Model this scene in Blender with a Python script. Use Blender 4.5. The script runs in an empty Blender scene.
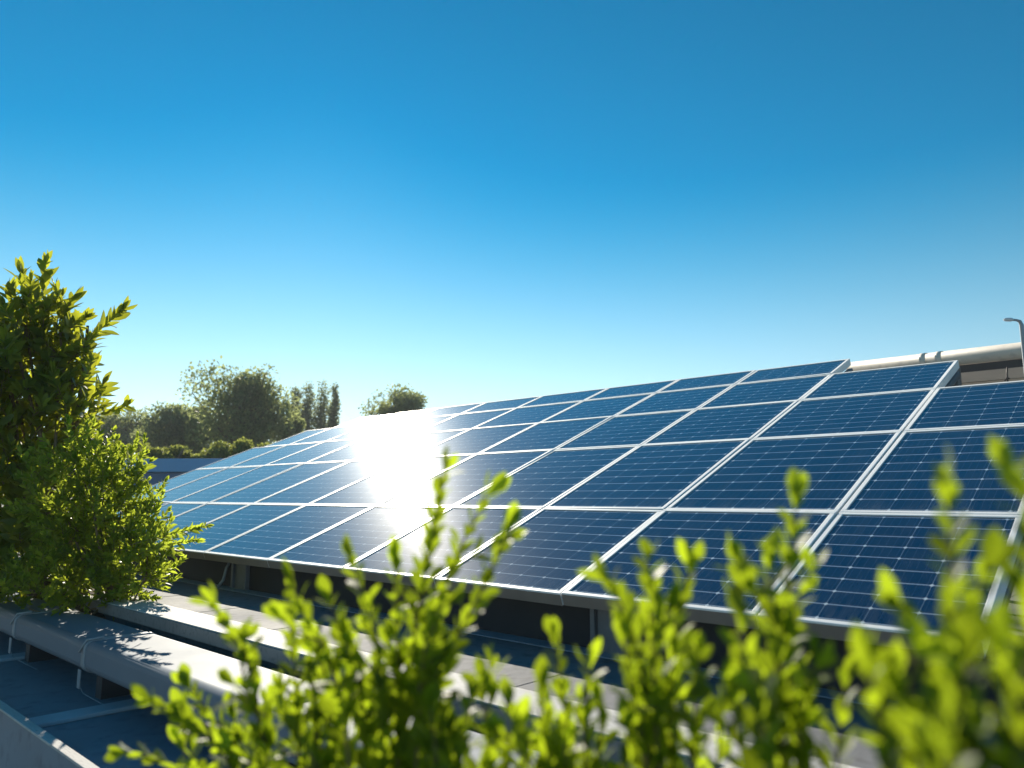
import bpy, bmesh, math, random
import numpy as np
from mathutils import Vector, Matrix

sc = bpy.context.scene
R = math.radians
HC = 0.86                       # camera height above the main roof (roof = z 0)
PITCH, YAW = R(8.577), R(42.835)
FPX = 742.2

# ------------------------------------------------------------------ camera
cam = bpy.data.cameras.new('camera'); co = bpy.data.objects.new('camera', cam)
sc.collection.objects.link(co); sc.camera = co
co.location = (0, 0, HC); co.rotation_euler = (R(90) + PITCH, 0, YAW)
cam.sensor_width = 36; cam.lens = FPX / 1024 * 36
cam.clip_start = 0.02; cam.clip_end = 6000
cam.dof.use_dof = True; cam.dof.focus_distance = 5.6; cam.dof.aperture_fstop = 2.0
cam.dof.aperture_blades = 0

# ------------------------------------------------------------------ light
SUN_EL, SUN_AZ = R(23.8), R(-58.3)          # azimuth from +Y, negative towards -X
sdir = Vector((math.sin(SUN_AZ) * math.cos(SUN_EL), math.cos(SUN_AZ) * math.cos(SUN_EL), math.sin(SUN_EL)))
w = bpy.data.worlds.new('World'); sc.world = w; w.use_nodes = True
nt = w.node_tree; bg = nt.nodes['Background']
sky = nt.nodes.new('ShaderNodeTexSky'); sky.sky_type = 'NISHITA'; sky.sun_disc = False
sky.sun_elevation = SUN_EL; sky.sun_rotation = SUN_AZ
sky.air_density = 1.0; sky.dust_density = 0.03; sky.ozone_density = 3.5; sky.altitude = 0
hs = nt.nodes.new('ShaderNodeHueSaturation'); hs.inputs['Saturation'].default_value = 1.36
hs.inputs['Hue'].default_value = 0.465
nt.links.new(sky.outputs[0], hs.inputs['Color'])
wtc = nt.nodes.new('ShaderNodeTexCoord'); wsx = nt.nodes.new('ShaderNodeSeparateXYZ'); nt.links.new(wtc.outputs['Generated'], wsx.inputs[0])
wmr = nt.nodes.new('ShaderNodeMapRange'); wmr.interpolation_type = 'SMOOTHSTEP'           # the air pales towards the horizon
wmr.inputs['From Min'].default_value = .0; wmr.inputs['From Max'].default_value = .48
wmr.inputs['To Min'].default_value = .55; wmr.inputs['To Max'].default_value = 1.5
nt.links.new(wsx.outputs[2], wmr.inputs['Value']); nt.links.new(wmr.outputs[0], hs.inputs['Saturation'])
def _scale(src, k):
    n = nt.nodes.new('ShaderNodeVectorMath'); n.operation = 'SCALE'; n.inputs['Scale'].default_value = k
    nt.links.new(src, n.inputs[0]); return n.outputs[0]
gm = nt.nodes.new('ShaderNodeGamma'); gm.inputs[1].default_value = 1.32          # a deeper, clearer air
nt.links.new(_scale(hs.outputs[0], .12), gm.inputs[0]); nt.links.new(_scale(gm.outputs[0], 1 / .12), bg.inputs[0])
bg.inputs[1].default_value = 0.074
sl = bpy.data.lights.new('sun', 'SUN'); sl.energy = 5.0; sl.angle = R(0.5); sl.color = (1, .91, .76)
so = bpy.data.objects.new('sun', sl); sc.collection.objects.link(so)
so.rotation_euler = sdir.to_track_quat('Z', 'Y').to_euler()
sc.view_settings.view_transform = 'Standard'; sc.view_settings.look = 'None'
sc.view_settings.gamma = 1; sc.view_settings.exposure = 0.8
sc.cycles.max_bounces = 10; sc.cycles.transmission_bounces = 8; sc.cycles.transparent_max_bounces = 8
sc.cycles.use_denoising = True

# ------------------------------------------------------------------ helpers
fw = np.array([-math.sin(YAW) * math.cos(PITCH), math.cos(YAW) * math.cos(PITCH), math.sin(PITCH)])
rt = np.array([math.cos(YAW), math.sin(YAW), 0.0]); upv = np.cross(rt, fw)
CP = np.array([0, 0, HC])
def at(x, y, d):                # a point seen at picture position x, y at depth d metres
    return CP + d * (fw + rt * (x - 512) / FPX - upv * (y - 384) / FPX)

def tag(o, label=None, cat=None, group=None, kind=None):
    if label: o['label'] = label
    if cat: o['category'] = cat
    if group: o['group'] = group
    if kind: o['kind'] = kind
    return o
def empty(name, loc, rot=(0, 0, 0)):
    o = bpy.data.objects.new(name, None); sc.collection.objects.link(o)
    o.location = loc; o.rotation_euler = rot; o.empty_display_size = .1
    return o
def link(name, me, mat, parent=None):
    o = bpy.data.objects.new(name, me); sc.collection.objects.link(o)
    for m in (mat if isinstance(mat, list) else [mat]): me.materials.append(m)
    if parent is not None: o.parent = parent
    return o
class MB:
    def __init__(s): s.bm = bmesh.new()
    def box(s, x0, x1, y0, y1, z0, z1, bev=0):
        r = bmesh.ops.create_cube(s.bm, size=1)
        for v in r['verts']:
            v.co = Vector(((x0 + x1) / 2 + v.co.x * (x1 - x0), (y0 + y1) / 2 + v.co.y * (y1 - y0), (z0 + z1) / 2 + v.co.z * (z1 - z0)))
        if bev:
            es = list({e for v in r['verts'] for e in v.link_edges})
            bmesh.ops.bevel(s.bm, geom=es, offset=bev, segments=2, profile=.5, affect='EDGES')
        return s
    def tube(s, pts, rad, n=10, caps=True):
        pts = [Vector(p) for p in pts]
        rad = rad if isinstance(rad, (list, tuple)) else [rad] * len(pts)
        rings = []; ref = None
        for i, p in enumerate(pts):
            t = (pts[min(i + 1, len(pts) - 1)] - pts[max(i - 1, 0)]).normalized()
            if ref is None: ref = t.orthogonal().normalized()
            a = (ref - t * ref.dot(t)).normalized(); ref = a; b = t.cross(a)
            rings.append([s.bm.verts.new(p + (a * math.cos(2 * math.pi * k / n) + b * math.sin(2 * math.pi * k / n)) * rad[i]) for k in range(n)])
        for r0, r1 in zip(rings, rings[1:]):
            for k in range(n):
                f = s.bm.faces.new((r0[k], r0[(k + 1) % n], r1[(k + 1) % n], r1[k])); f.smooth = True
        if caps:
            s.bm.faces.new(rings[0][::-1]); s.bm.faces.new(rings[-1])
        return s
    def extrude_x(s, prof, x0, x1, smooth=False):      # closed profile of (y, z), run along x
        a = [s.bm.verts.new((x0, y, z)) for y, z in prof]; b = [s.bm.verts.new((x1, y, z)) for y, z in prof]
        n = len(prof)
        for k in range(n):
            f = s.bm.faces.new((a[k], b[k], b[(k + 1) % n], a[(k + 1) % n])); f.smooth = smooth
        s.bm.faces.new(a); s.bm.faces.new(b[::-1]); return s
    def build(s, name, mat, parent=None):
        bmesh.ops.recalc_face_normals(s.bm, faces=s.bm.faces)
        me = bpy.data.meshes.new(name); s.bm.to_mesh(me); s.bm.free()
        return link(name, me, mat, parent)
def from_np(name, V, quads_tris, mat, parent=None, smooth=True):
    me = bpy.data.meshes.new(name); me.from_pydata(V.tolist(), [], quads_tris)
    if smooth: me.polygons.foreach_set('use_smooth', [True] * len(me.polygons))
    me.update(); return link(name, me, mat, parent)

# ------------------------------------------------------------------ materials
def mat(name):
    m = bpy.data.materials.new(name); m.use_nodes = True
    t = m.node_tree; return m, t, t.nodes['Principled BSDF']
def N(t, typ, **kw):
    n = t.nodes.new(typ)
    for k, v in kw.items():
        if hasattr(n, k): setattr(n, k, v)
        else: n.inputs[k].default_value = v
    return n
def M(t, op, a, b=None, c=None):
    n = t.nodes.new('ShaderNodeMath'); n.operation = op
    for i, x in enumerate((a, b, c)):
        if x is None: continue
        if isinstance(x, (int, float)): n.inputs[i].default_value = x
        else: t.links.new(x, n.inputs[i])
    return n.outputs[0]
def mix(t, fac, a, b):
    n = t.nodes.new('ShaderNodeMix'); n.data_type = 'RGBA'
    for s, x in ((n.inputs['Factor'], fac), (n.inputs[6], a), (n.inputs[7], b)):
        if isinstance(x, (int, float)): s.default_value = x
        elif isinstance(x, tuple): s.default_value = (*x, 1) if len(x) == 3 else x
        else: t.links.new(x, s)
    return n.outputs[2]
def ramp(t, src, a, b, ca=(0, 0, 0), cb=(1, 1, 1)):
    n = t.nodes.new('ShaderNodeValToRGB'); t.links.new(src, n.inputs[0])
    n.color_ramp.elements[0].position = a; n.color_ramp.elements[1].position = b
    n.color_ramp.elements[0].color = (*ca, 1); n.color_ramp.elements[1].color = (*cb, 1)
    return n.outputs[0]
def worn(name, col, rough=.5, metal=0, var=.25, scale=6, bump=.1, stretch=(1, 1, 1), dirt=None, spec=.5):
    m, t, p = mat(name)
    tc = N(t, 'ShaderNodeTexCoord'); mp = N(t, 'ShaderNodeMapping'); mp.inputs['Scale'].default_value = stretch
    t.links.new(tc.outputs['Object'], mp.inputs[0])
    n1 = N(t, 'ShaderNodeTexNoise', Scale=scale, Detail=8.0, Roughness=.65); t.links.new(mp.outputs[0], n1.inputs['Vector'])
    n2 = N(t, 'ShaderNodeTexNoise', Scale=scale * 9, Detail=4.0); t.links.new(mp.outputs[0], n2.inputs['Vector'])
    lo = tuple(c * (1 - var) for c in col); hi = tuple(min(1, c * (1 + var)) for c in col)
    c = ramp(t, n1.outputs[0], .3, .7, lo, hi)
    if dirt: c = mix(t, ramp(t, n2.outputs[0], .52, .75), c, dirt)
    t.links.new(c, p.inputs['Base Color'])
    rr = M(t, 'MULTIPLY_ADD', n1.outputs[0], .3, rough - .15); t.links.new(rr, p.inputs['Roughness'])
    p.inputs['Metallic'].default_value = metal; p.inputs['Specular IOR Level'].default_value = spec
    if bump:
        b = N(t, 'ShaderNodeBump', Strength=bump, Distance=.01); t.links.new(n2.outputs[0], b.inputs['Height'])
        t.links.new(b.outputs[0], p.inputs['Normal'])
    return m
def leaf_mat(name, dark, light, trans, tfac=.45, rough=.4, spec=.5, lo=.6):
    m, t, p = mat(name)
    g = N(t, 'ShaderNodeNewGeometry')
    c = ramp(t, g.outputs['Random Per Island'], 0, 1, dark, light)
    t.links.new(c, p.inputs['Base Color']); p.inputs['Roughness'].default_value = rough
    p.inputs['Specular IOR Level'].default_value = spec
    tr = N(t, 'ShaderNodeBsdfTranslucent')
    tcol = ramp(t, g.outputs['Random Per Island'], 0, 1, tuple(x * lo for x in trans), trans)
    t.links.new(tcol, tr.inputs[0])
    mx = N(t, 'ShaderNodeMixShader'); mx.inputs[0].default_value = tfac
    t.links.new(p.outputs[0], mx.inputs[1]); t.links.new(tr.outputs[0], mx.inputs[2])
    t.links.new(mx.outputs[0], t.nodes['Material Output'].inputs[0]); return m

# solar glass: UV counts cells
def solar_mat():
    m, t, p = mat('solar_glass')
    uv = N(t, 'ShaderNodeUVMap'); s = N(t, 'ShaderNodeSeparateXYZ'); t.links.new(uv.outputs[0], s.inputs[0])
    du = M(t, 'ABSOLUTE', M(t, 'SUBTRACT', M(t, 'FRACT', M(t, 'ADD', s.outputs[0], .5)), .5))     # 0 at a cell border
    dv = M(t, 'ABSOLUTE', M(t, 'SUBTRACT', M(t, 'FRACT', M(t, 'ADD', s.outputs[1], .5)), .5))
    lv = M(t, 'LESS_THAN', dv, .027); lu = M(t, 'LESS_THAN', du, .008)
    dm = M(t, 'LESS_THAN', M(t, 'ADD', M(t, 'MULTIPLY', du, .24), M(t, 'MULTIPLY', dv, .133)), .014)
    bus = M(t, 'LESS_THAN', M(t, 'ABSOLUTE', M(t, 'SUBTRACT', M(t, 'FRACT', M(t, 'MULTIPLY', s.outputs[0], 5)), .5)), .02)
    fl = N(t, 'ShaderNodeVectorMath', operation='FLOOR'); t.links.new(uv.outputs[0], fl.inputs[0])
    oi = N(t, 'ShaderNodeObjectInfo')
    ad = N(t, 'ShaderNodeVectorMath', operation='ADD'); t.links.new(fl.outputs[0], ad.inputs[0]); t.links.new(oi.outputs['Location'], ad.inputs[1])
    wn = N(t, 'ShaderNodeTexWhiteNoise'); t.links.new(ad.outputs[0], wn.inputs[0])
    c = mix(t, M(t, 'ADD', M(t, 'MULTIPLY', wn.outputs['Value'], .45), M(t, 'MULTIPLY', oi.outputs['Random'], .55)), (.002, .020, .062), (.005, .036, .096))
    c = mix(t, M(t, 'MULTIPLY', bus, .10), c, (.4, .5, .6))
    c = mix(t, M(t, 'MULTIPLY', lu, .35), c, (.45, .55, .65))
    c = mix(t, M(t, 'MULTIPLY', lv, .75), c, (.50, .58, .68))
    c = mix(t, dm, c, (.62, .68, .74))
    tc = N(t, 'ShaderNodeTexCoord')
    nd = N(t, 'ShaderNodeTexNoise', Scale=3.5, Detail=9.0, Roughness=.72); t.links.new(ad.outputs[0], nd.inputs['Vector'])
    mpd = N(t, 'ShaderNodeMapping'); mpd.inputs['Scale'].default_value = (5, .9, 1); t.links.new(tc.outputs['Object'], mpd.inputs[0])
    mpa = N(t, 'ShaderNodeVectorMath', operation='ADD'); t.links.new(mpd.outputs[0], mpa.inputs[0]); t.links.new(oi.outputs['Location'], mpa.inputs[1])
    t.links.new(mpa.outputs[0], nd.inputs['Vector'])
    so3 = N(t, 'ShaderNodeSeparateXYZ'); t.links.new(tc.outputs['Object'], so3.inputs[0])
    edge = ramp(t, so3.outputs[1], .03, .22, (1, 1, 1), (.25, .25, .25))
    dust = M(t, 'MULTIPLY', M(t, 'MULTIPLY', ramp(t, nd.outputs[0], .42, .8), edge), .32)
    c = mix(t, dust, c, (.30, .29, .27))
    t.links.new(c, p.inputs['Base Color'])
    ns = N(t, 'ShaderNodeTexNoise', Scale=2.2, Detail=7.0, Roughness=.7); t.links.new(tc.outputs['Object'], ns.inputs['Vector'])
    t.links.new(M(t, 'MULTIPLY_ADD', ns.outputs[0], .14, .34), p.inputs['Roughness'])
    p.inputs['Specular IOR Level'].default_value = .002
    p.inputs['Coat Weight'].default_value = 1; p.inputs['Coat IOR'].default_value = 1.55
    t.links.new(M(t, 'MULTIPLY_ADD', ns.outputs[0], .045, .030), p.inputs['Coat Roughness'])
    n2 = N(t, 'ShaderNodeTexNoise', Scale=160.0, Detail=2.0); t.links.new(tc.outputs['Object'], n2.inputs['Vector'])
    b = N(t, 'ShaderNodeBump', Strength=.03, Distance=.002); t.links.new(n2.outputs[0], b.inputs['Height']); t.links.new(b.outputs[0], p.inputs['Coat Normal'])
    return m
MAT = dict(
    glass=solar_mat(),
    alu=worn('aluminium', (.94, .93, .91), .45, 0, .05, 3, .02, spec=.9),
    face_shade=worn('shaded_frame_front', (.26, .215, .18), .5, 0, .12, 3, .02),  # frame metal as it looks in shade, put into the colour
    steel=worn('galvanised_steel', (.16, .17, .18), .5, .3, .2, 8, .05),
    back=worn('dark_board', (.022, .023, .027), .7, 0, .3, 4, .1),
    membrane=worn('roof_membrane', (.165, .17, .18), .8, 0, .18, 1.6, .35, dirt=(.11, .11, .115), spec=.2),
    lower=worn('blue_grey_sheet', (.23, .275, .33), .6, 0, .16, 1.2, .15, dirt=(.17, .2, .24)),
    rib=worn('blue_batten', (.50, .56, .62), .5, 0, .15, 3, .1),
    coping=worn('white_coping', (.52, .51, .49), .7, .0, .14, 2.5, .08, (1, 6, 1), dirt=(.38, .37, .35), spec=.12),
    lip_shade=worn('shaded_coping_lip', (.24, .23, .225), .6, 0, .2, 3, .1, dirt=(.15, .15, .15)),  # coping's vertical lip, its shade painted in as a darker grey
    duct=worn('duct_paint', (.205, .235, .275), .6, .0, .08, 1.2, .0, spec=.08),
    strap=worn('strap_plastic', (.30, .33, .36), .5, 0, .15, 20, .1),
    pipe=worn('cream_pipe', (.72, .65, .56), .5, 0, .1, 1.5, .05, dirt=(.55, .5, .44)),
    tan=worn('tan_cladding', (.46, .41, .36), .7, 0, .12, 1.0, .1, (1, 1, 8)),
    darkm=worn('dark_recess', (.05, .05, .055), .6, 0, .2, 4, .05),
    soil=worn('soil', (.11, .075, .05), .95, 0, .5, 9, .8),
    bark=worn('bark', (.13, .09, .06), .9, 0, .4, 14, .5),
    twig=worn('twig', (.19, .13, .07), .7, 0, .35, 30, .2),
    bluew=worn('blue_fascia', (.13, .34, .62), .5, 0, .12, .5, .03),
    bluedk=worn('blue_wall', (.10, .17, .30), .7, 0, .2, .6, .05, (4, 4, 1)),
    ground=worn('ground', (.10, .11, .06), .95, 0, .35, .08, .3),
    paving=worn('paving', (.25, .245, .24), .85, 0, .2, 2, .2),
    pot=worn('planter_shell', (.2, .2, .2), .7, 0, .2, 3, .1),
    lampm=worn('lamp_metal', (.35, .38, .42), .5, .4, .1, 3, .02),
    lens=worn('lamp_lens', (.75, .77, .8), .3, 0, .05, 3, 0),
    leaf_front=leaf_mat('leaf_front', (.025, .075, .012), (.13, .185, .014), (.52, .68, .022), .57, .48, .32, .48),
    leaf_laurel=leaf_mat('leaf_laurel', (.045, .10, .034), (.13, .20, .04), (.62, .66, .04), .52, .34),
    leaf_box=leaf_mat('leaf_box', (.06, .13, .024), (.14, .21, .03), (.62, .74, .06), .62, .42, .4, .5),
    leaf_tree=leaf_mat('leaf_tree', (.09, .13, .06), (.18, .22, .10), (.46, .52, .19), .55, .55, .3),
    leaf_poplar=leaf_mat('leaf_poplar', (.08, .11, .065), (.14, .18, .10), (.42, .48, .24), .58, .55, .3),
    leaf_hedge=leaf_mat('leaf_hedge', (.09, .13, .04), (.16, .19, .05), (.42, .46, .09), .5, .55, .3),
)

_a = MAT['alu'].node_tree.nodes['Principled BSDF']; _a.inputs['Sheen Weight'].default_value = .5; _a.inputs['Sheen Roughness'].default_value = .4
# ------------------------------------------------------------------ setting
def sheet(name, x0, x1, y0, y1, z, m, sub=1):
    V = np.array([(x0, y0, z), (x1, y0, z), (x1, y1, z), (x0, y1, z)], float)
    return tag(from_np(name, V, [(0, 1, 2, 3)], m, smooth=False), kind='structure')
sheet('ground', -3000, 3000, -3000, 3000, -3.4, MAT['ground'])
ROOF_X0, ROOF_X1 = -17.0, 7.0
rb = MB().box(ROOF_X0, ROOF_X1, 2.36, 14.0, -3.39, 0)
for k in range(21): rb.box(-16.4 + k * 1.07, -16.31 + k * 1.07, 2.61, 13.9, .0005, .0022)      # welded laps of the sheets
tag(rb.build('roof', MAT['membrane']), kind='structure')
LZ = -0.44                                     # the lower strip of roof
tag(MB().box(ROOF_X0, ROOF_X1, 1.37, 2.357, -3.39, LZ).build('lower_roof', MAT['lower']), kind='structure')
tag(MB().box(ROOF_X0, ROOF_X1, -6, 1.20, -3.39, -1.3).build('terrace', MAT['paving']), kind='structure')

# ------------------------------------------------------------------ roof edge
cop = empty('coping', (-5, 2.45, 0))
tag(cop, 'long white metal coping strip along the edge of the grey roof', 'coping')
MB().extrude_x([(.13, .004), (.13, .010), (.10, .014), (-.137, .010), (-.14, .004)], ROOF_X0 + 5, ROOF_X1 + 5).build('top_plate', MAT['coping'], cop)
MB().extrude_x([(-.143, .002), (-.146, .0), (-.146, -.078), (-.138, -.084), (-.136, -.078), (-.138, .002)], ROOF_X0 + 5, ROOF_X1 + 5).build('drip_edge', MAT['lip_shade'], cop)
par = empty('parapet_rail', (-5, 1.33, LZ))
tag(par, 'low grey parapet with a bright white top edge at the lower left corner', 'parapet')
b = MB().box(ROOF_X0 + 5, ROOF_X1 + 5, -.015, .02, -.9, .07); b.build('wall_plate', MAT['lower'], par)
b = MB().box(ROOF_X0 + 5, ROOF_X1 + 5, -.024, .028, .0705, .084, .003); b.build('top_cap', MAT['coping'], par)
for i, x in enumerate((-14.0, -11.7, -9.45, -7.2, -5.06, -2.8, -.5, 1.8)):
    d = MB().box(-.085, .085, 1.375, 2.35, 0, .028, .008).build('roof_batten', MAT['rib']); d.location = (x, 0, LZ)
    tag(d, {3: 'pale blue batten across the lower roof nearest the left picture edge, left of the other',
            4: 'pale blue batten across the lower roof beside the white parapet edge'}.get(i, 'pale blue batten across the lower roof hidden under duct and shrubs'), 'batten', 'battens across the lower roof')

# the long rounded duct
def duct_profile(y0, y1, z0, z1, r, n=7):
    out = []
    for cy, cz, a0 in ((y1 - r, z1 - r, 0), (y0 + r, z1 - r, 90), (y0 + r, z0 + r, 180), (y1 - r, z0 + r, 270)):
        for k in range(n): 
            a = R(a0 + 90 * k / (n - 1)); out.append((cy + r * math.cos(a), cz + r * math.sin(a)))
    return out
du = empty('roof_duct', (-6, 1.97, LZ))
tag(du, 'long rounded pale grey duct lying along the lower roof, half in leaf shade', 'duct')
DY0, DY1, DZ0, DZ1 = 1.785, 2.235, -.26, -.07
joints = [-17, -9.3, 6.8]
seg = MB()
for a, bb in zip(joints, joints[1:]):
    seg.extrude_x([(y - 1.97, z - LZ) for y, z in duct_profile(DY0, DY1, DZ0, DZ1, .05)], a + 6 + .004, bb + 6 - .004, True)
so_ = seg.build('duct_shell', MAT['duct'], du)
for p in so_.data.polygons:
    vz = [so_.data.vertices[i].co for i in p.vertices]
    p.use_smooth = len(vz) == 4 and max((a.yz - b.yz).length for a in vz for b in vz) < .05
for x in (-12, -9.6, -7.0, -5.42, -3.15, -1.5, .8):
    k = MB(); pr = [(y - 1.97, z - LZ) for y, z in duct_profile(DY0 - .006, DY1 + .006, DZ0 - .006, DZ1 + .006, .055)]
    k.extrude_x(pr, x + 6 - .035, x + 6 + .035, True)
    s_ = k.build('strap', MAT['strap'], du)
    kk = MB().box(x + 6 - .022, x + 6 + .028, -.207, -.2015, .085, .2, .001)
    kk.tube([(x + 6 + .02, -.2, .10), (x + 6 + .06, -.19, .06), (x + 6 + .20, -.15, .03), (x + 6 + .42, -.12, .012)], .003, 6)
    kk.build('tie_end', MAT['strap'], s_)
    kk = MB().tube([(x + 6 - .03, -.205, .30), (x + 6 - .0, -.175, .378), (x + 6 + .06, -.09, .392)], .008, 6)
    kk.build('tie_knot', MAT['strap'], s_)
    MB().box(x + 6 - .05, x + 6 + .05, -.08, .17, 0, .145).build('support_block', MAT['darkm'], du)

# ------------------------------------------------------------------ solar array
T = R(21.818)
random.seed(4)
O = Vector((-1.561, 3.315, -.536 + HC))
US = [-.891, 0, 1.145, 2.215, 3.25, 4.352, 5.547, 6.736, 7.87, 9.01, 10.15, 11.35]
VS = [0, 1.2, 2.688, 3.828, 4.793, 5.425]
LIP, TH = .029, .075
def ordn(n): return ['first', 'second', 'third', 'fourth', 'fifth', 'sixth', 'seventh', 'eighth', 'ninth', 'tenth', 'eleventh', 'twelfth'][n]
rows = ['front row', 'second row', 'third row', 'fourth row', 'topmost row']
def look(c, r):
    if (c, r) in ((4, 1), (5, 1), (5, 2), (6, 2), (7, 3), (8, 3), (8, 4)): return 'solar panel whited out by sun glare'
    if c >= 7: return 'paler far solar panel'
    if c <= 2: return 'deep blue solar panel'
    return 'blue silver framed solar panel'
def solar_panel(c, r):
    u0, u1, v0, v1 = US[c] + .006, US[c + 1] - .006, VS[r] + .003, VS[r + 1] - .003
    if r == 3 and c == 10: u1 = 11.0
    pw, ph = u1 - u0, v1 - v0
    loc = O + Vector((-u1, v0 * math.cos(T), v0 * math.sin(T)))
    e = empty('solar_panel', loc, (T + R(random.gauss(0, .12)), R(random.gauss(0, .10)), 0))
    side = 'right end' if c < 6 else 'left end'
    k = c if c < 6 else (10 - c if r < 4 else 9 - c)
    if r == 3 and c < 6: k = c - 1
    if r == 4 and c < 6: k = c - 2
    tag(e, '%s, %s, %s from %s' % (look(c, r), rows[r], ordn(k), side), 'solar panel', 'solar panels of the tilted array')
    fb = MB()                                  # local: x right along the row, y up the slope, top at z 0
    fb.box(0, pw, 0, LIP, -TH, 0, .003); fb.box(0, pw, ph - LIP, ph, -TH, 0, .003)
    fb.box(0, LIP, LIP, ph - LIP, -TH, -.0005, .003); fb.box(pw - LIP, pw, LIP, ph - LIP, -TH, -.0005, .003)
    fb.build('frame', MAT['alu'], e)
    if r == 0: MB().box(0, pw, -.0035, -.0004, -TH + .001, -.009).build('front_face_shade', MAT['face_shade'], e)  # thin strip added to paint the shade on the frame's front face
    a = LIP - .002
    V = [(a, a, -.006), (pw - a, a, -.006), (pw - a, ph - a, -.006), (a, ph - a, -.006)]
    V += [(x, y, -.012) for x, y, _ in V]
    me = bpy.data.meshes.new('cell_glass')
    me.from_pydata(V, [], [(0, 1, 2, 3), (7, 6, 5, 4), (0, 4, 5, 1), (1, 5, 6, 2), (2, 6, 7, 3), (3, 7, 4, 0)])
    uvl = me.uv_layers.new(name='cells')
    nu, nv = max(1, round(pw / .235)), (9, 9, 8, 7, 6)[r]
    for l in me.loops:
        x, y, _ = V[l.vertex_index]
        uvl.data[l.index].uv = ((x - a) / (pw - 2 * a) * (nu + .36) - .18, (y - a) / (ph - 2 * a) * (nv + .3) - .15)
    link('cell_glass', me, MAT['glass'], e)
for c in range(11):
    for r in range(5):
        if c == 0 and r > 2 or c == 1 and r > 3 or c == 10 and r > 3: continue
        solar_panel(c, r)
# the rack that carries them
rk = empty('mounting_rack', (O.x, O.y, 0))
tag(rk, 'grey steel mounting rack and dark wind board under the solar array', 'rack')
def sl_pt(u, v, dn): return Vector((-u, v * math.cos(T) + dn * math.sin(T), O.z + v * math.sin(T) - dn * math.cos(T)))
for u in [-.86, .02] + US[2:11] + [11.3]:
    vtop = 3.75 if u < -.5 else (4.7 if u < .5 else (4.6 if u > 10.9 else 5.35))
    q = MB().tube([sl_pt(u, .12, .115), sl_pt(u, vtop, .115)], .034, 4); q.build('rafter', MAT['steel'], rk)
    ft = sl_pt(u, .2, .15); bt = sl_pt(u, vtop - .1, .15)
    q = MB().box(-u - .03, -u + .03, bt.y - .03, bt.y + .03, 0, bt.z, .004); q.build('rear_post', MAT['steel'], rk)
    if abs(u - 5.547) > .01: continue
    u = 5.22; fy = ft.y - .06
    q = MB().tube([(-u - .16, fy + .02, ft.z - .01), (-u - .16, fy - .02, ft.z - .08), (-u - .17, fy - .04, .07), (-u - .2, fy - .07, .01)], .014, 8)
    q.build('cable_conduit', MAT['strap'], rk)
for u in (.92, 5.1, 9.3):
    ft = sl_pt(u, .16, .08)
    MB().box(-u - .12, -u - .09, ft.y - .05, ft.y + .03, .0005, ft.z, .003).build('foot_plate', MAT['steel'], rk)
    MB().box(-u - .085, -u + .12, ft.y - .03, ft.y + .03, .0005, ft.z + .01, .006).build('front_foot', MAT['steel'], rk)
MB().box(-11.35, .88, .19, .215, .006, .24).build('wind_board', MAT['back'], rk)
MB().box(-11.35, .88, .05, .185, .004, .01).build('foot_strip', MAT['lower'], rk)

# ------------------------------------------------------------------ things behind the array, right
PY = 9.9
def aty(x, y, Y):
    d = fw + rt * (x - 512) / FPX - upv * (y - 384) / FPX
    return CP + d * (Y / d[1])
A = aty(848, 361.5, PY); B = aty(1020, 343.5, PY)      # top line of the pipe
C_ = aty(1020, 361.5, PY)
prad = (B[2] - C_[2]) / 2 * .92; pz = (A[2] + B[2]) / 2 - prad
pp = empty('roof_pipe', (A[0], PY, pz))
tag(pp, 'thick cream pipe with a joint running behind the top of the array', 'pipe')
XE = 7.0
MB().tube([(0.0, 0, 0), (XE - A[0], 0, 0)], prad, 28).build('pipe_body', MAT['pipe'], pp)
xj = aty(930, 350, PY)[0] - A[0]
for dx in (-.075, .095): MB().tube([(xj + dx - .03, 0, 0), (xj + dx + .035, 0, 0)], prad * 1.06, 28).build('collar', MAT['pipe'], pp)
for dx in (1.2, 3.6, 6.0):
    MB().box(dx - .05, dx + .05, -.05, .05, -pz, -prad * .9).build('pipe_stand', MAT['steel'], pp)
ph_ = empty('plant_room', ((A[0] + XE) / 2, PY + 1.6, 0))
tag(ph_, 'tan ribbed plant room with a dark recess behind the cream pipe', 'building')
hw = (XE - A[0]) / 2 - .3; ztan = aty(1000, 369, PY + .6)[2]; zb = aty(1000, 352, PY + .6)[2]
k = MB().box(-hw, hw, -1.0, 1.6, 0, ztan)
for i in range(int(ztan / .11)): k.box(-hw - .01, hw + .01, -1.02, -1.0, .05 + i * .11, .05 + i * .11 + .05)
k.build('wall', MAT['tan'], ph_)
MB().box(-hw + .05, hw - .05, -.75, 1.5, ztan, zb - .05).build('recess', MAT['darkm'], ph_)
MB().box(-hw - .05, hw + .05, -.8, 1.7, zb - .05, zb).build('roof', MAT['tan'], ph_)
a_ = aty(1008, 384, PY + .3)
an = empty('vent_mast', (a_[0], a_[1], 0)); tag(an, 'thin dark mast with a small bent top in front of the tan wall', 'mast')
zt = aty(1008, 367, PY + .3)[2]
MB().tube([(0, 0, 0), (0, 0, zt - .08), (.01, 0, zt)], .010, 8).build('mast_tube', MAT['darkm'], an)
MB().tube([(-.03, 0, zt - .16), (.0, 0, zt - .12), (.02, 0, zt - .14)], .011, 6).build('mast_hook', MAT['darkm'], an)
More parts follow.
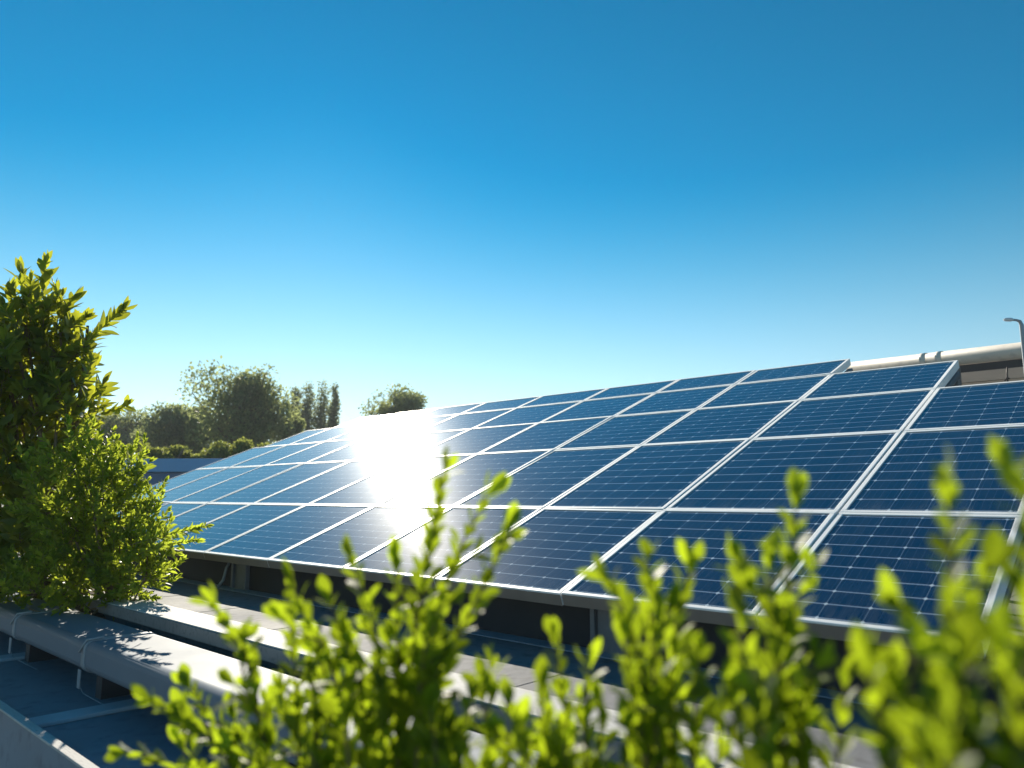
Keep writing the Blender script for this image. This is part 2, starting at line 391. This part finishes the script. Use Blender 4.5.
# street lamp
D = 7.5; top = at(1021, 320, D)
lp = empty('lamp_post', (top[0], top[1], 0)); tag(lp, 'slim grey lamp post with a single short arm at the right edge', 'lamp post')
lh = top[2]; lft = -Vector(rt)
MB().tube([(0, 0, 0), (0, 0, lh * .5), (0, 0, lh - .05), lft * .015 + Vector((0, 0, lh - .012)), lft * .05 + Vector((0, 0, lh)), lft * .10 + Vector((0, 0, lh))], [.026, .024, .02, .016, .012, .011], 10).build('pole', MAT['lampm'], lp)
hd = MB(); hd.tube([lft * .08 + Vector((0, 0, lh + .004)), lft * .10 + Vector((0, 0, lh + .004)), lft * .155 + Vector((0, 0, lh + .004)), lft * .175 + Vector((0, 0, lh + .002))], [.012, .02, .018, .008], 10)
hd.build('lamp_head', MAT['lens'], lp)

# ------------------------------------------------------------------ neighbour building, left
nb = at(175, 465, 26.0)
nbz = nb[2]
ne = empty('neighbour_building', (nb[0], nb[1], -3.4), (0, 0, YAW + R(-3)))
tag(ne, 'low blue flat roofed building beyond the left end of the array', 'building')
ztop = at(175, 458.5, 26)[2] + 3.4; zf = at(175, 472, 26)[2] + 3.4
MB().box(-6, 7.5, .15, 4, 0, zf - .02).build('wall', MAT['bluedk'], ne)
MB().box(-6.2, 7.7, 0, 4.2, zf, ztop, .02).build('fascia', MAT['bluew'], ne)
for x in (-4.4, -2.2, 0, 2.2, 4.4):
    f_ = MB().box(x - .6, x + .6, .09, .149, zf - 1.5, zf - .45).build('window', MAT['darkm'], ne)

# ------------------------------------------------------------------ foliage
def unit(a): return a / np.maximum(np.linalg.norm(a, axis=-1, keepdims=True), 1e-9)
TEMPL = {'obovate': [(.0, .05), (.28, .26), (.58, .5), (.82, .36)], 'lance': [(.0, .06), (.3, .44), (.6, .5), (.85, .25)], 'round': [(.0, .1), (.3, .45), (.6, .5), (.86, .3)]}
def leaves(name, P, D, U, L, W, m, parent, shape='obovate', fold=.25, curl=.12):
    """n leaves: base P, direction D, upper-face normal U, lengths L, widths W"""
    D = unit(D); S = unit(np.cross(D, U)); Nn = np.cross(S, D)
    prof = TEMPL[shape]; n = len(P); vs = []
    L_ = L[:, None]; W_ = W[:, None]
    for t, h in prof:
        cz = -curl * L_ * (t ** 2)
        mid = P + D * (t * L_) + Nn * cz
        vs += [mid - S * (h * W_) + Nn * (fold * h * W_), mid, mid + S * (h * W_) + Nn * (fold * h * W_)]
    vs.append(P + D * L_ - Nn * (curl * L_))
    k = len(vs); V = np.stack(vs, 1).reshape(-1, 3)
    F = []
    tf = []
    for i in range(len(prof) - 1):
        a, b = 3 * i, 3 * i + 3
        tf += [(a, a + 1, b + 1, b), (a + 1, a + 2, b + 2, b + 1)]
    a = 3 * (len(prof) - 1)
    tf += [(a, a + 1, k - 1), (a + 1, a + 2, k - 1)]
    base = np.arange(n) * k
    for f in tf: F += (base[:, None] + np.array(f)[None, :]).tolist()
    return from_np(name, V, F, m, parent)

class Foliage:
    """collects leaves and stems in world space relative to an origin"""
    def __init__(s, origin, seed):
        s.o = np.array(origin, float); s.rng = np.random.default_rng(seed)
        s.P, s.D, s.U, s.L, s.W = [], [], [], [], []; s.stems = []
    def leaf(s, p, d, u, l, w): s.P.append(p); s.D.append(d); s.U.append(u); s.L.append(l); s.W.append(w)
    def shoot(s, pts, ll, lw, gap, r0, start=.15, ang=50, tipn=3, jitter=.25):
        """a stem along pts with opposite leaf pairs, smaller and steeper at the tip"""
        pts = np.array(pts, float); g = s.rng
        # smooth
        for _ in range(2):
            q = [pts[0]]
            for a, b in zip(pts, pts[1:]): q += [a * .75 + b * .25, a * .25 + b * .75]
            q.append(pts[-1]); pts = np.array(q)
        seg = np.linalg.norm(np.diff(pts, axis=0), axis=1); cum = np.r_[0, np.cumsum(seg)]; tot = cum[-1]
        s.stems.append((pts, r0))
        pos = tot * start; phi = g.uniform(0, 6.28)
        while pos < tot:
            t = pos / tot; i = min(np.searchsorted(cum, pos) - 1, len(seg) - 1); i = max(i, 0)
            p = pts[i] + (pts[i + 1] - pts[i]) * ((pos - cum[i]) / max(seg[i], 1e-9))
            ax = unit(pts[i + 1] - pts[i]); e1 = unit(np.cross(ax, [.31, .2, .93] if abs(ax[2]) < .9 else [1, 0, 0])); e2 = np.cross(ax, e1)
            sc_ = (1.0 if t < .8 else 1 - .45 * (t - .8) / .2) * (.75 + .25 * min(1, t / max(start + .2, .01)))
            an = R(ang * (1 - .35 * t))
            for k in range(2):
                ph = phi + math.pi * k + g.normal(0, .25)
                rad = e1 * math.cos(ph) + e2 * math.sin(ph)
                a2 = an + g.normal(0, jitter)
                d = ax * math.cos(a2) + rad * math.sin(a2)
                u = ax * math.sin(a2) - rad * math.cos(a2) + g.normal(0, .25, 3)
                l = ll * sc_ * g.uniform(.75, 1.15)
                s.leaf(p, d, u, l, l * lw * g.uniform(.85, 1.15))
            phi += math.pi / 2 + g.normal(0, .2); pos += gap * g.uniform(.75, 1.25) * (1 if t < .8 else .7)
        ax = unit(pts[-1] - pts[-2])
        for k in range(tipn):
            d = ax + g.normal(0, .28, 3); s.leaf(pts[-1], d, np.cross(d, g.normal(0, 1, 3)), (l := ll * g.uniform(.6, .9)), l * lw * .9)
    def build(s, name, label, cat, group, lm, shape, stem_name='stem', leaf_name='leaves', sm='twig', fold=.25, curl=.12, taper=.35):
        e = empty(name, s.o); tag(e, label, cat, group)
        leaves(leaf_name, np.array(s.P) - s.o, np.array(s.D), np.array(s.U), np.array(s.L), np.array(s.W), MAT[lm], e, shape, fold, curl)
        b = MB()
        for pts, r0 in s.stems:
            st = max(1, len(pts) // 9); q = list(pts[::st]) + [pts[-1]]
            n = len(q); b.tube([Vector(p - s.o) for p in q], [r0 * (1 - (1 - taper) * i / (n - 1)) for i in range(n)], 6)
        b.build(stem_name, MAT[sm], e)
        return e

# --- shrubs rooted behind the duct, left
def bush(name, label, base, lobes, seed, nshoot, slen, ll, lw, gap, lm, shape, extra=(), r0=.004, trunks=5):
    f = Foliage(base, seed); g = f.rng; b0 = np.array(base, float)
    cs = np.array([l[0] for l in lobes]); rs = np.array([l[1] for l in lobes])
    wt = np.array([r[0] * r[1] * r[2] for r in rs]) ** .75; wt /= wt.sum()
    for k in range(trunks):
        i = g.integers(len(cs)); top_ = cs[i] + g.normal(0, .15, 3)
        mid = (b0 + top_) / 2 + g.normal(0, .08, 3)
        f.stems.append((np.array([b0 + g.normal(0, .06, 3) * [1, 1, 0], mid, top_]), r0 * 5))
    for i, c in enumerate(cs):
        f.stems.append((np.array([b0 + g.normal(0, .05, 3) * [1, 1, 0], (b0 + c) / 2 + g.normal(0, .06, 3), c]), r0 * 4))
    for k in range(nshoot):
        i = g.choice(len(cs), p=wt)
        v = unit(g.normal(0, 1, 3)); rad = g.uniform(.25, 1) ** .5
        p = cs[i] + v * rs[i] * rad * .85
        d = unit(v * .7 + np.array([0, 0, .55]) + g.normal(0, .3, 3))
        ln = slen * g.uniform(.6, 1.3)
        if p[2] < b0[2] + .03: continue
        f.shoot([p, p + d * ln * .5 + g.normal(0, .02, 3), p + d * ln + np.array([0, 0, .02])], ll, lw, gap, r0, start=.1)
    for ex in extra: f.shoot(ex, ll * 1.2, lw, gap * 1.25, r0 * 1.3, start=.15, ang=48)
    return f.build(name, label, 'shrub', None, lm, shape)

LB = np.array([-8.0, 2.42, -.02])
dl = float((LB - CP) @ fw)
print('laurel depth', dl)
def lob(px, py, rx, ry, d): return (at(px, py, d), np.array([rx, rx, ry]) / FPX * d)
laurel = [lob(5, 500, 80, 95, dl), lob(20, 420, 62, 70, dl), lob(10, 370, 55, 55, dl), lob(30, 352, 36, 34, dl), lob(-50, 440, 75, 110, dl), lob(65, 420, 30, 60, dl),
          lob(72, 378, 20, 22, dl), lob(60, 352, 14, 14, dl), lob(0, 330, 22, 22, dl), lob(25, 322, 22, 22, dl), lob(40, 560, 70, 40, dl), lob(60, 330, 10, 14, dl), lob(-20, 365, 45, 42, dl)]
ext = [[at(60, 372, dl), at(85, 345, dl - .05), at(104, 326, dl - .05), at(122, 310, dl - .05)],
       [at(38, 330, dl), at(40, 305, dl), at(44, 285, dl), at(45, 264, dl)],
       [at(30, 320, dl), at(26, 298, dl), at(22, 275, dl)], [at(55, 335, dl), at(62, 315, dl), at(72, 300, dl)], [at(15, 335, dl), at(12, 312, dl), at(10, 292, dl)],
       [at(80, 410, dl), at(92, 398, dl), at(102, 385, dl)]]
bush('laurel_shrub', 'tall dark green broad leaved shrub at the left edge of the roof', LB, laurel, 3, 620, .26, .17, .38, .042, 'leaf_laurel', 'lance', ext, .005)
BB = np.array([-6.75, 2.43, -.02]); db = float((BB - CP) @ fw)
boxl = [lob(95, 520, 38, 50, db), lob(125, 560, 34, 42, db), lob(100, 480, 26, 36, db), lob(75, 560, 40, 45, db), lob(125, 490, 16, 30, db), lob(148, 540, 16, 34, db),
        lob(110, 590, 30, 16, db), lob(138, 582, 20, 22, db - .1), lob(60, 500, 30, 40, db), lob(146, 574, 14, 24, db - .1), lob(55, 588, 45, 18, db), lob(10, 585, 40, 18, db + .3), lob(80, 470, 20, 30, db)]
ext = [[at(130, 545, db - .3), at(165, 535, db - .35), at(206, 526, db - .4)], [at(120, 500, db), at(137, 478, db), at(150, 462, db)], [at(100, 480, db), at(112, 460, db), at(116, 440, db)],
       [at(125, 530, db), at(150, 505, db - .1), at(165, 482, db - .1)], [at(130, 560, db - .2), at(150, 548, db - .3), at(196, 540, db - .4)]]
bush('small_leaved_shrub', 'bushy yellow green small leaved shrub beside the left end of the panels', BB, boxl, 5, 560, .22, .074, .42, .027, 'leaf_box', 'lance', ext, .0025, 9)
# soil the shrubs grow in, in the gap between duct and roof edge
g = np.random.default_rng(2); sx = np.linspace(-12, -6.7, 60); sy = np.linspace(2.17, 2.62, 10)
V = []; F = []
for i, x in enumerate(sx):
    for j, y in enumerate(sy):
        e_ = max(0, min(1, (-6.7 - x) * 1.6)) * math.sin(math.pi * j / 9) ** .6
        V.append((x + g.normal(0, .02), y, -.14 + .20 * e_ + g.normal(0, .008)))
for i in range(59):
    for j in range(9): a = i * 10 + j; F.append((a, a + 1, a + 11, a + 10))
tag(from_np('soil', np.array(V), F, MAT['soil']), kind='structure')

# --- backlit shrubs in the trough in front of the camera
TZ = -.42                                     # soil level
tr = empty('planter_trough', (-.4, .55, -1.3)); tag(tr, 'long grey planter trough that holds the foreground shrubs, below the picture', 'planter')
# sprigs: (tip x,y) (lower x,y) depth ; grouped by shrub
SH = [
 ('yellow green leafy shrub at the far left of the foreground, over the grey duct', 1.22, [(215, 592, 262, 690), (152, 686, 250, 768), (128, 738, 190, 775), (243, 632, 275, 740), (290, 612, 300, 740), (190, 672, 270, 760), (232, 700, 262, 790), (310, 650, 318, 770)]),
 ('leafy shrub in the foreground just left of the tallest sprig', 1.12, [(352, 548, 385, 680), (293, 572, 350, 690), (330, 590, 372, 720), (318, 640, 350, 770), (372, 620, 390, 760), (280, 690, 330, 790), (360, 690, 372, 800), (300, 720, 330, 800)]),
 ('foreground shrub with the tallest sprig, reaching up into the sun glare', 1.05, [(444, 458, 402, 700), (486, 482, 410, 660), (396, 552, 400, 720), (425, 640, 430, 780), (470, 690, 450, 790), (400, 660, 405, 800), (445, 590, 420, 720), (440, 715, 435, 800), (505, 520, 425, 690)]),
 ('short leafy shrub in the foreground before the white coping', 1.02, [(482, 672, 495, 790), (520, 712, 520, 800), (505, 735, 500, 810), (550, 716, 540, 800), (460, 730, 470, 810)]),
 ('foreground shrub with one upright sprig before the dark gap under the panels', .98, [(556, 628, 575, 760), (600, 690, 590, 800), (590, 655, 585, 780), (540, 680, 560, 790), (565, 730, 560, 810), (628, 720, 615, 800)]),
 ('yellow green shrub in the foreground below the middle of the array', .92, [(612, 570, 650, 720), (648, 548, 655, 700), (690, 556, 672, 720), (640, 655, 650, 790), (700, 640, 690, 780), (668, 690, 670, 800), (720, 700, 705, 810), (625, 625, 650, 760)]),
 ('large leaved shrub in the foreground over the gap between two front panels', .82, [(796, 488, 775, 700), (740, 600, 765, 730), (770, 555, 772, 720), (812, 560, 790, 700), (760, 680, 775, 800), (815, 650, 800, 790), (735, 690, 760, 800), (845, 668, 830, 800), (790, 715, 790, 820)]),
 ('tall blurred shrub in the foreground before the rightmost front panel', .60, [(948, 482, 950, 740), (985, 560, 960, 740), (905, 600, 940, 750), (870, 660, 900, 800), (935, 665, 935, 810), (970, 650, 965, 800), (890, 710, 895, 820), (915, 640, 930, 790)]),
 ('very blurred shrub at the right picture edge in the foreground', .50, [(1014, 462, 1040, 720), (1045, 500, 1050, 720), (1000, 640, 1010, 800), (1040, 620, 1040, 800), (975, 700, 985, 830), (1020, 690, 1020, 830), (950, 730, 965, 840)]),
]
for i, (label, d, sps) in enumerate(SH):
    mx = sum(s[2] for s in sps) / len(sps)
    pb = at(mx, 780, d); root = np.array([pb[0], min(pb[1], 1.05), TZ])
    f = Foliage(root, 100 + i); g = f.rng
    ll = .055 if d > .8 else .052
    def sprig(tx, ty, bx, by, dd, fine=1.0):
        t_ = at(tx, ty + 14, dd); b_ = at(bx, by, dd + g.normal(0, .03))
        m1 = (t_ * .62 + b_ * .38) + g.normal(0, .008, 3)
        kn = root + (b_ - root) * .5 + np.array([0, 0, .03]) + g.normal(0, .015, 3)
        f.shoot([root + g.normal(0, .02, 3) * [1, 1, 0], kn, b_, m1, t_], ll * fine, .49, .0255, .0032, start=.58 if i < 3 else .68, ang=46)
        # short side twigs
        for k in range(g.integers(0, 3 if i < 4 else 2)):
            q = b_ + (t_ - b_) * g.uniform(-.25, .6); dv = unit(unit(t_ - b_) * .8 + g.normal(0, .5, 3))
            ln = g.uniform(.04, .09); f.shoot([q, q + dv * ln * .5, q + dv * ln + np.array([0, 0, .012])], ll * .9 * fine, .49, .025, .002, start=.3, ang=46)
    for (tx, ty, bx, by) in sps: sprig(tx, ty, bx, by, d + g.normal(0, .05))
    for k in range(2 if i < 3 or i == 8 else 0):       # fill low between the sprigs
        x = mx + g.normal(0, 45); y = g.uniform(720, 775) if i < 6 else g.uniform(690, 765)
        sprig(x, y, x + g.normal(0, 15), y + 90, d + g.normal(0, .08 if d > .7 else .03))
    f.build('leafy_shrub', label, 'shrub', 'backlit shrubs in the foreground trough', 'leaf_front', 'obovate', fold=.22, curl=.10)
# trough geometry, following the row of shrubs
trm = MB()
p0 = np.array([-1.35, .80]); p1 = np.array([.10, .62])
trm.box(-1.25, .85, -.26, .26, 0, 1.3 + TZ - .03)
trm.build('trough_shell', MAT['pot'], tr)
sb = MB().box(-1.22, .82, -.23, .23, (1.3 + TZ) - .02 + .0, (1.3 + TZ) + .001); sb.build('trough_soil', MAT['soil'], tr)

# --- trees beyond
def tree(name, label, px, py_top, py_bot, half, d, seed, lm, n=5200, ls=.28, cat='tree', nl=13, group=None, column=False, extra=()):
    g = np.random.default_rng(seed); base = at(px, 500, d); base[2] = -3.4
    zt = at(px, py_top, d)[2]; zb = at(px, py_bot, d)[2]; hw = half / FPX * d
    e = empty(name, base); tag(e, label, cat, group)
    hz = (zt - zb) / 2; cz = (zt + zb) / 2
    cs, rs = [], []
    for k in range(nl):
        if column:
            t = (k + .5) / nl; r = hw * (.55 + .45 * math.sin(math.pi * min(1, t * 1.15 + .05)))
            cs.append([g.normal(0, hw * .2), g.normal(0, hw * .2), zb + (zt - zb) * t - base[2]]); rs.append([r * .8, r * .8, hz * 2 / nl * 2.2])
        else:
            v = unit(g.normal(0, 1, 3)); rr = g.uniform(.55, .92)
            v = v * np.array([hw, hw * .8, hz]) * rr
            if v[2] < 0: v[:2] *= .95
            s_ = g.uniform(.28, .44); cs.append([v[0], v[1], cz + v[2] - base[2]]); rs.append([hw * s_, hw * s_, hz * s_ * g.uniform(.8, 1.1)])
    for (ex, ey, er) in extra:
        q = at(ex, ey, d) - base; cs.append(q); rs.append(np.array([er] * 3) / FPX * d)
    cs = np.array(cs); rs = np.array(rs)
    # local frame: x across the view
    pw_ = rs[:, 0] ** 2 * g.uniform(.55, 1.5, len(cs)); i = g.choice(len(cs), n, p=pw_ / pw_.sum())
    v = unit(g.normal(0, 1, (n, 3))) * (g.uniform(.1, 1, (n, 1)) ** .6) * (1 + .12 * np.abs(g.normal(0, 1, (n, 1))))
    # clumping
    P = cs[i] + v * rs[i]
    nc = n // 14; cc = g.choice(n, nc); P = P * .45 + P[cc[g.integers(0, nc, n)]] * 0 + P * .55
    D = unit(v + g.normal(0, .8, (n, 3))); U = unit(g.normal(0, 1, (n, 3)) + [0, 0, .6])
    L = ls * g.uniform(.6, 1.4, n)
    leaves('crown', P, D, U, L, L * .6, MAT[lm], e, 'round', .2, .1)
    b = MB(); tr_ = max(.12, hw * .07)
    b.tube([(0, 0, 0), (g.normal(0, .2), 0, (cz - base[2]) * .5), (0, 0, cz - base[2]), (g.normal(0, .3), 0, cz - base[2] + hz * .5)], [tr_ * 1.3, tr_, tr_ * .7, tr_ * .3], 8)
    for k in range(len(cs)):
        if g.uniform() < (0.15 if column else .8):
            s0 = Vector((0, 0, (cz - base[2]) * g.uniform(.5, .95))); c = Vector(cs[k])
            b.tube([s0, (s0 + c) / 2 + Vector((0, 0, -.15)), c], [tr_ * .4, tr_ * .28, tr_ * .12], 5)
    b.build('trunk', MAT['bark'], e); return e
GB = 'trees beyond the left end of the array'
tree('broadleaf_tree', 'largest round crowned tree standing beyond the blue roof', 237, 372, 455, 52, 60, 11, 'leaf_tree', 16000, .24, nl=46, group=GB, extra=[(266, 372, 9), (256, 378, 12), (200, 380, 17), (192, 392, 14), (216, 377, 17), (236, 384, 18), (276, 432, 18), (205, 440, 22), (235, 440, 30), (222, 402, 28), (255, 410, 26)])
tree('broadleaf_tree', 'mid sized grey green tree between the tall shrub and largest tree', 166, 407, 462, 38, 66, 12, 'leaf_tree', 8500, .27, nl=26, group=GB)
tree('broadleaf_tree', 'olive tree in the low tree line left of the mid sized one', 122, 411, 464, 42, 70, 13, 'leaf_tree', 8500, .27, nl=26, group=GB)
tree('broadleaf_tree', 'olive tree in the low tree line seen just beside the tall shrub', 80, 412, 464, 40, 72, 14, 'leaf_tree', 7500, .27, nl=26, group=GB)
tree('broadleaf_tree', 'small dark tree squeezed between the largest tree and the poplars', 284, 412, 460, 16, 62, 15, 'leaf_tree', 3200, .28, nl=10, group=GB)
tree('broadleaf_tree', 'small dark tree between the mid sized and the largest tree', 196, 408, 462, 18, 64, 19, 'leaf_tree', 3200, .28, nl=10, group=GB)
tree('broadleaf_tree', 'lone round tree top showing above the sunlit array', 396, 389, 425, 31, 75, 16, 'leaf_tree', 6000, .26, nl=26, group=GB, extra=[(378, 400, 9), (368, 408, 8), (395, 392, 9), (415, 402, 10), (405, 392, 8)])
for i, (x, t_, h_, lb) in enumerate([(292, 387, 9, 'leftmost narrow poplar of the row of four'), (304.5, 383, 10, 'second narrow poplar from the left of the row of four'), (318, 381, 9.5, 'tallest narrow poplar, third of the row of four'), (331, 384, 7, 'rightmost narrow poplar of the row of four, slightly apart')]):
    tree('poplar_tree', lb, x, t_, 446, h_, 80 + i, 30 + i, 'leaf_poplar', 3000, .22, nl=22, group='row of poplars beyond the array', column=True)
for i, (x, t_, hf, lb) in enumerate([(140, 443, 22, 'yellow green bush under the tree line, leftmost in view'), (175, 441, 20, 'yellow green bush under the mid sized tree behind the blue roof'), (212, 444, 22, 'yellow green bush at the foot of the largest tree'), (250, 440, 20, 'yellow green bush half hidden behind the panels, right of the others')]):
    tree('hedge_bush', lb, x, t_, 474, hf + 4, 32 + i * .7, 50 + i, 'leaf_hedge', 3600, .12, 'bush', 9, 'bushes under the trees')


# --- the air: a trace of it, enough to lift the far trees
hz = MB().box(-130, 60, -6.5, 130, -4.4, 22).build('haze', None)
hm = bpy.data.materials.new('haze_air'); hm.use_nodes = True; ht = hm.node_tree
ht.nodes.remove(ht.nodes['Principled BSDF']); pv = ht.nodes.new('ShaderNodeVolumePrincipled')
pv.inputs['Color'].default_value = (.9, .94, 1, 1); pv.inputs['Density'].default_value = .0007; pv.inputs['Anisotropy'].default_value = .1
ht.links.new(pv.outputs[0], ht.nodes['Material Output'].inputs['Volume'])
hz.data.materials.clear(); hz.data.materials.append(hm); tag(hz, kind='stuff')
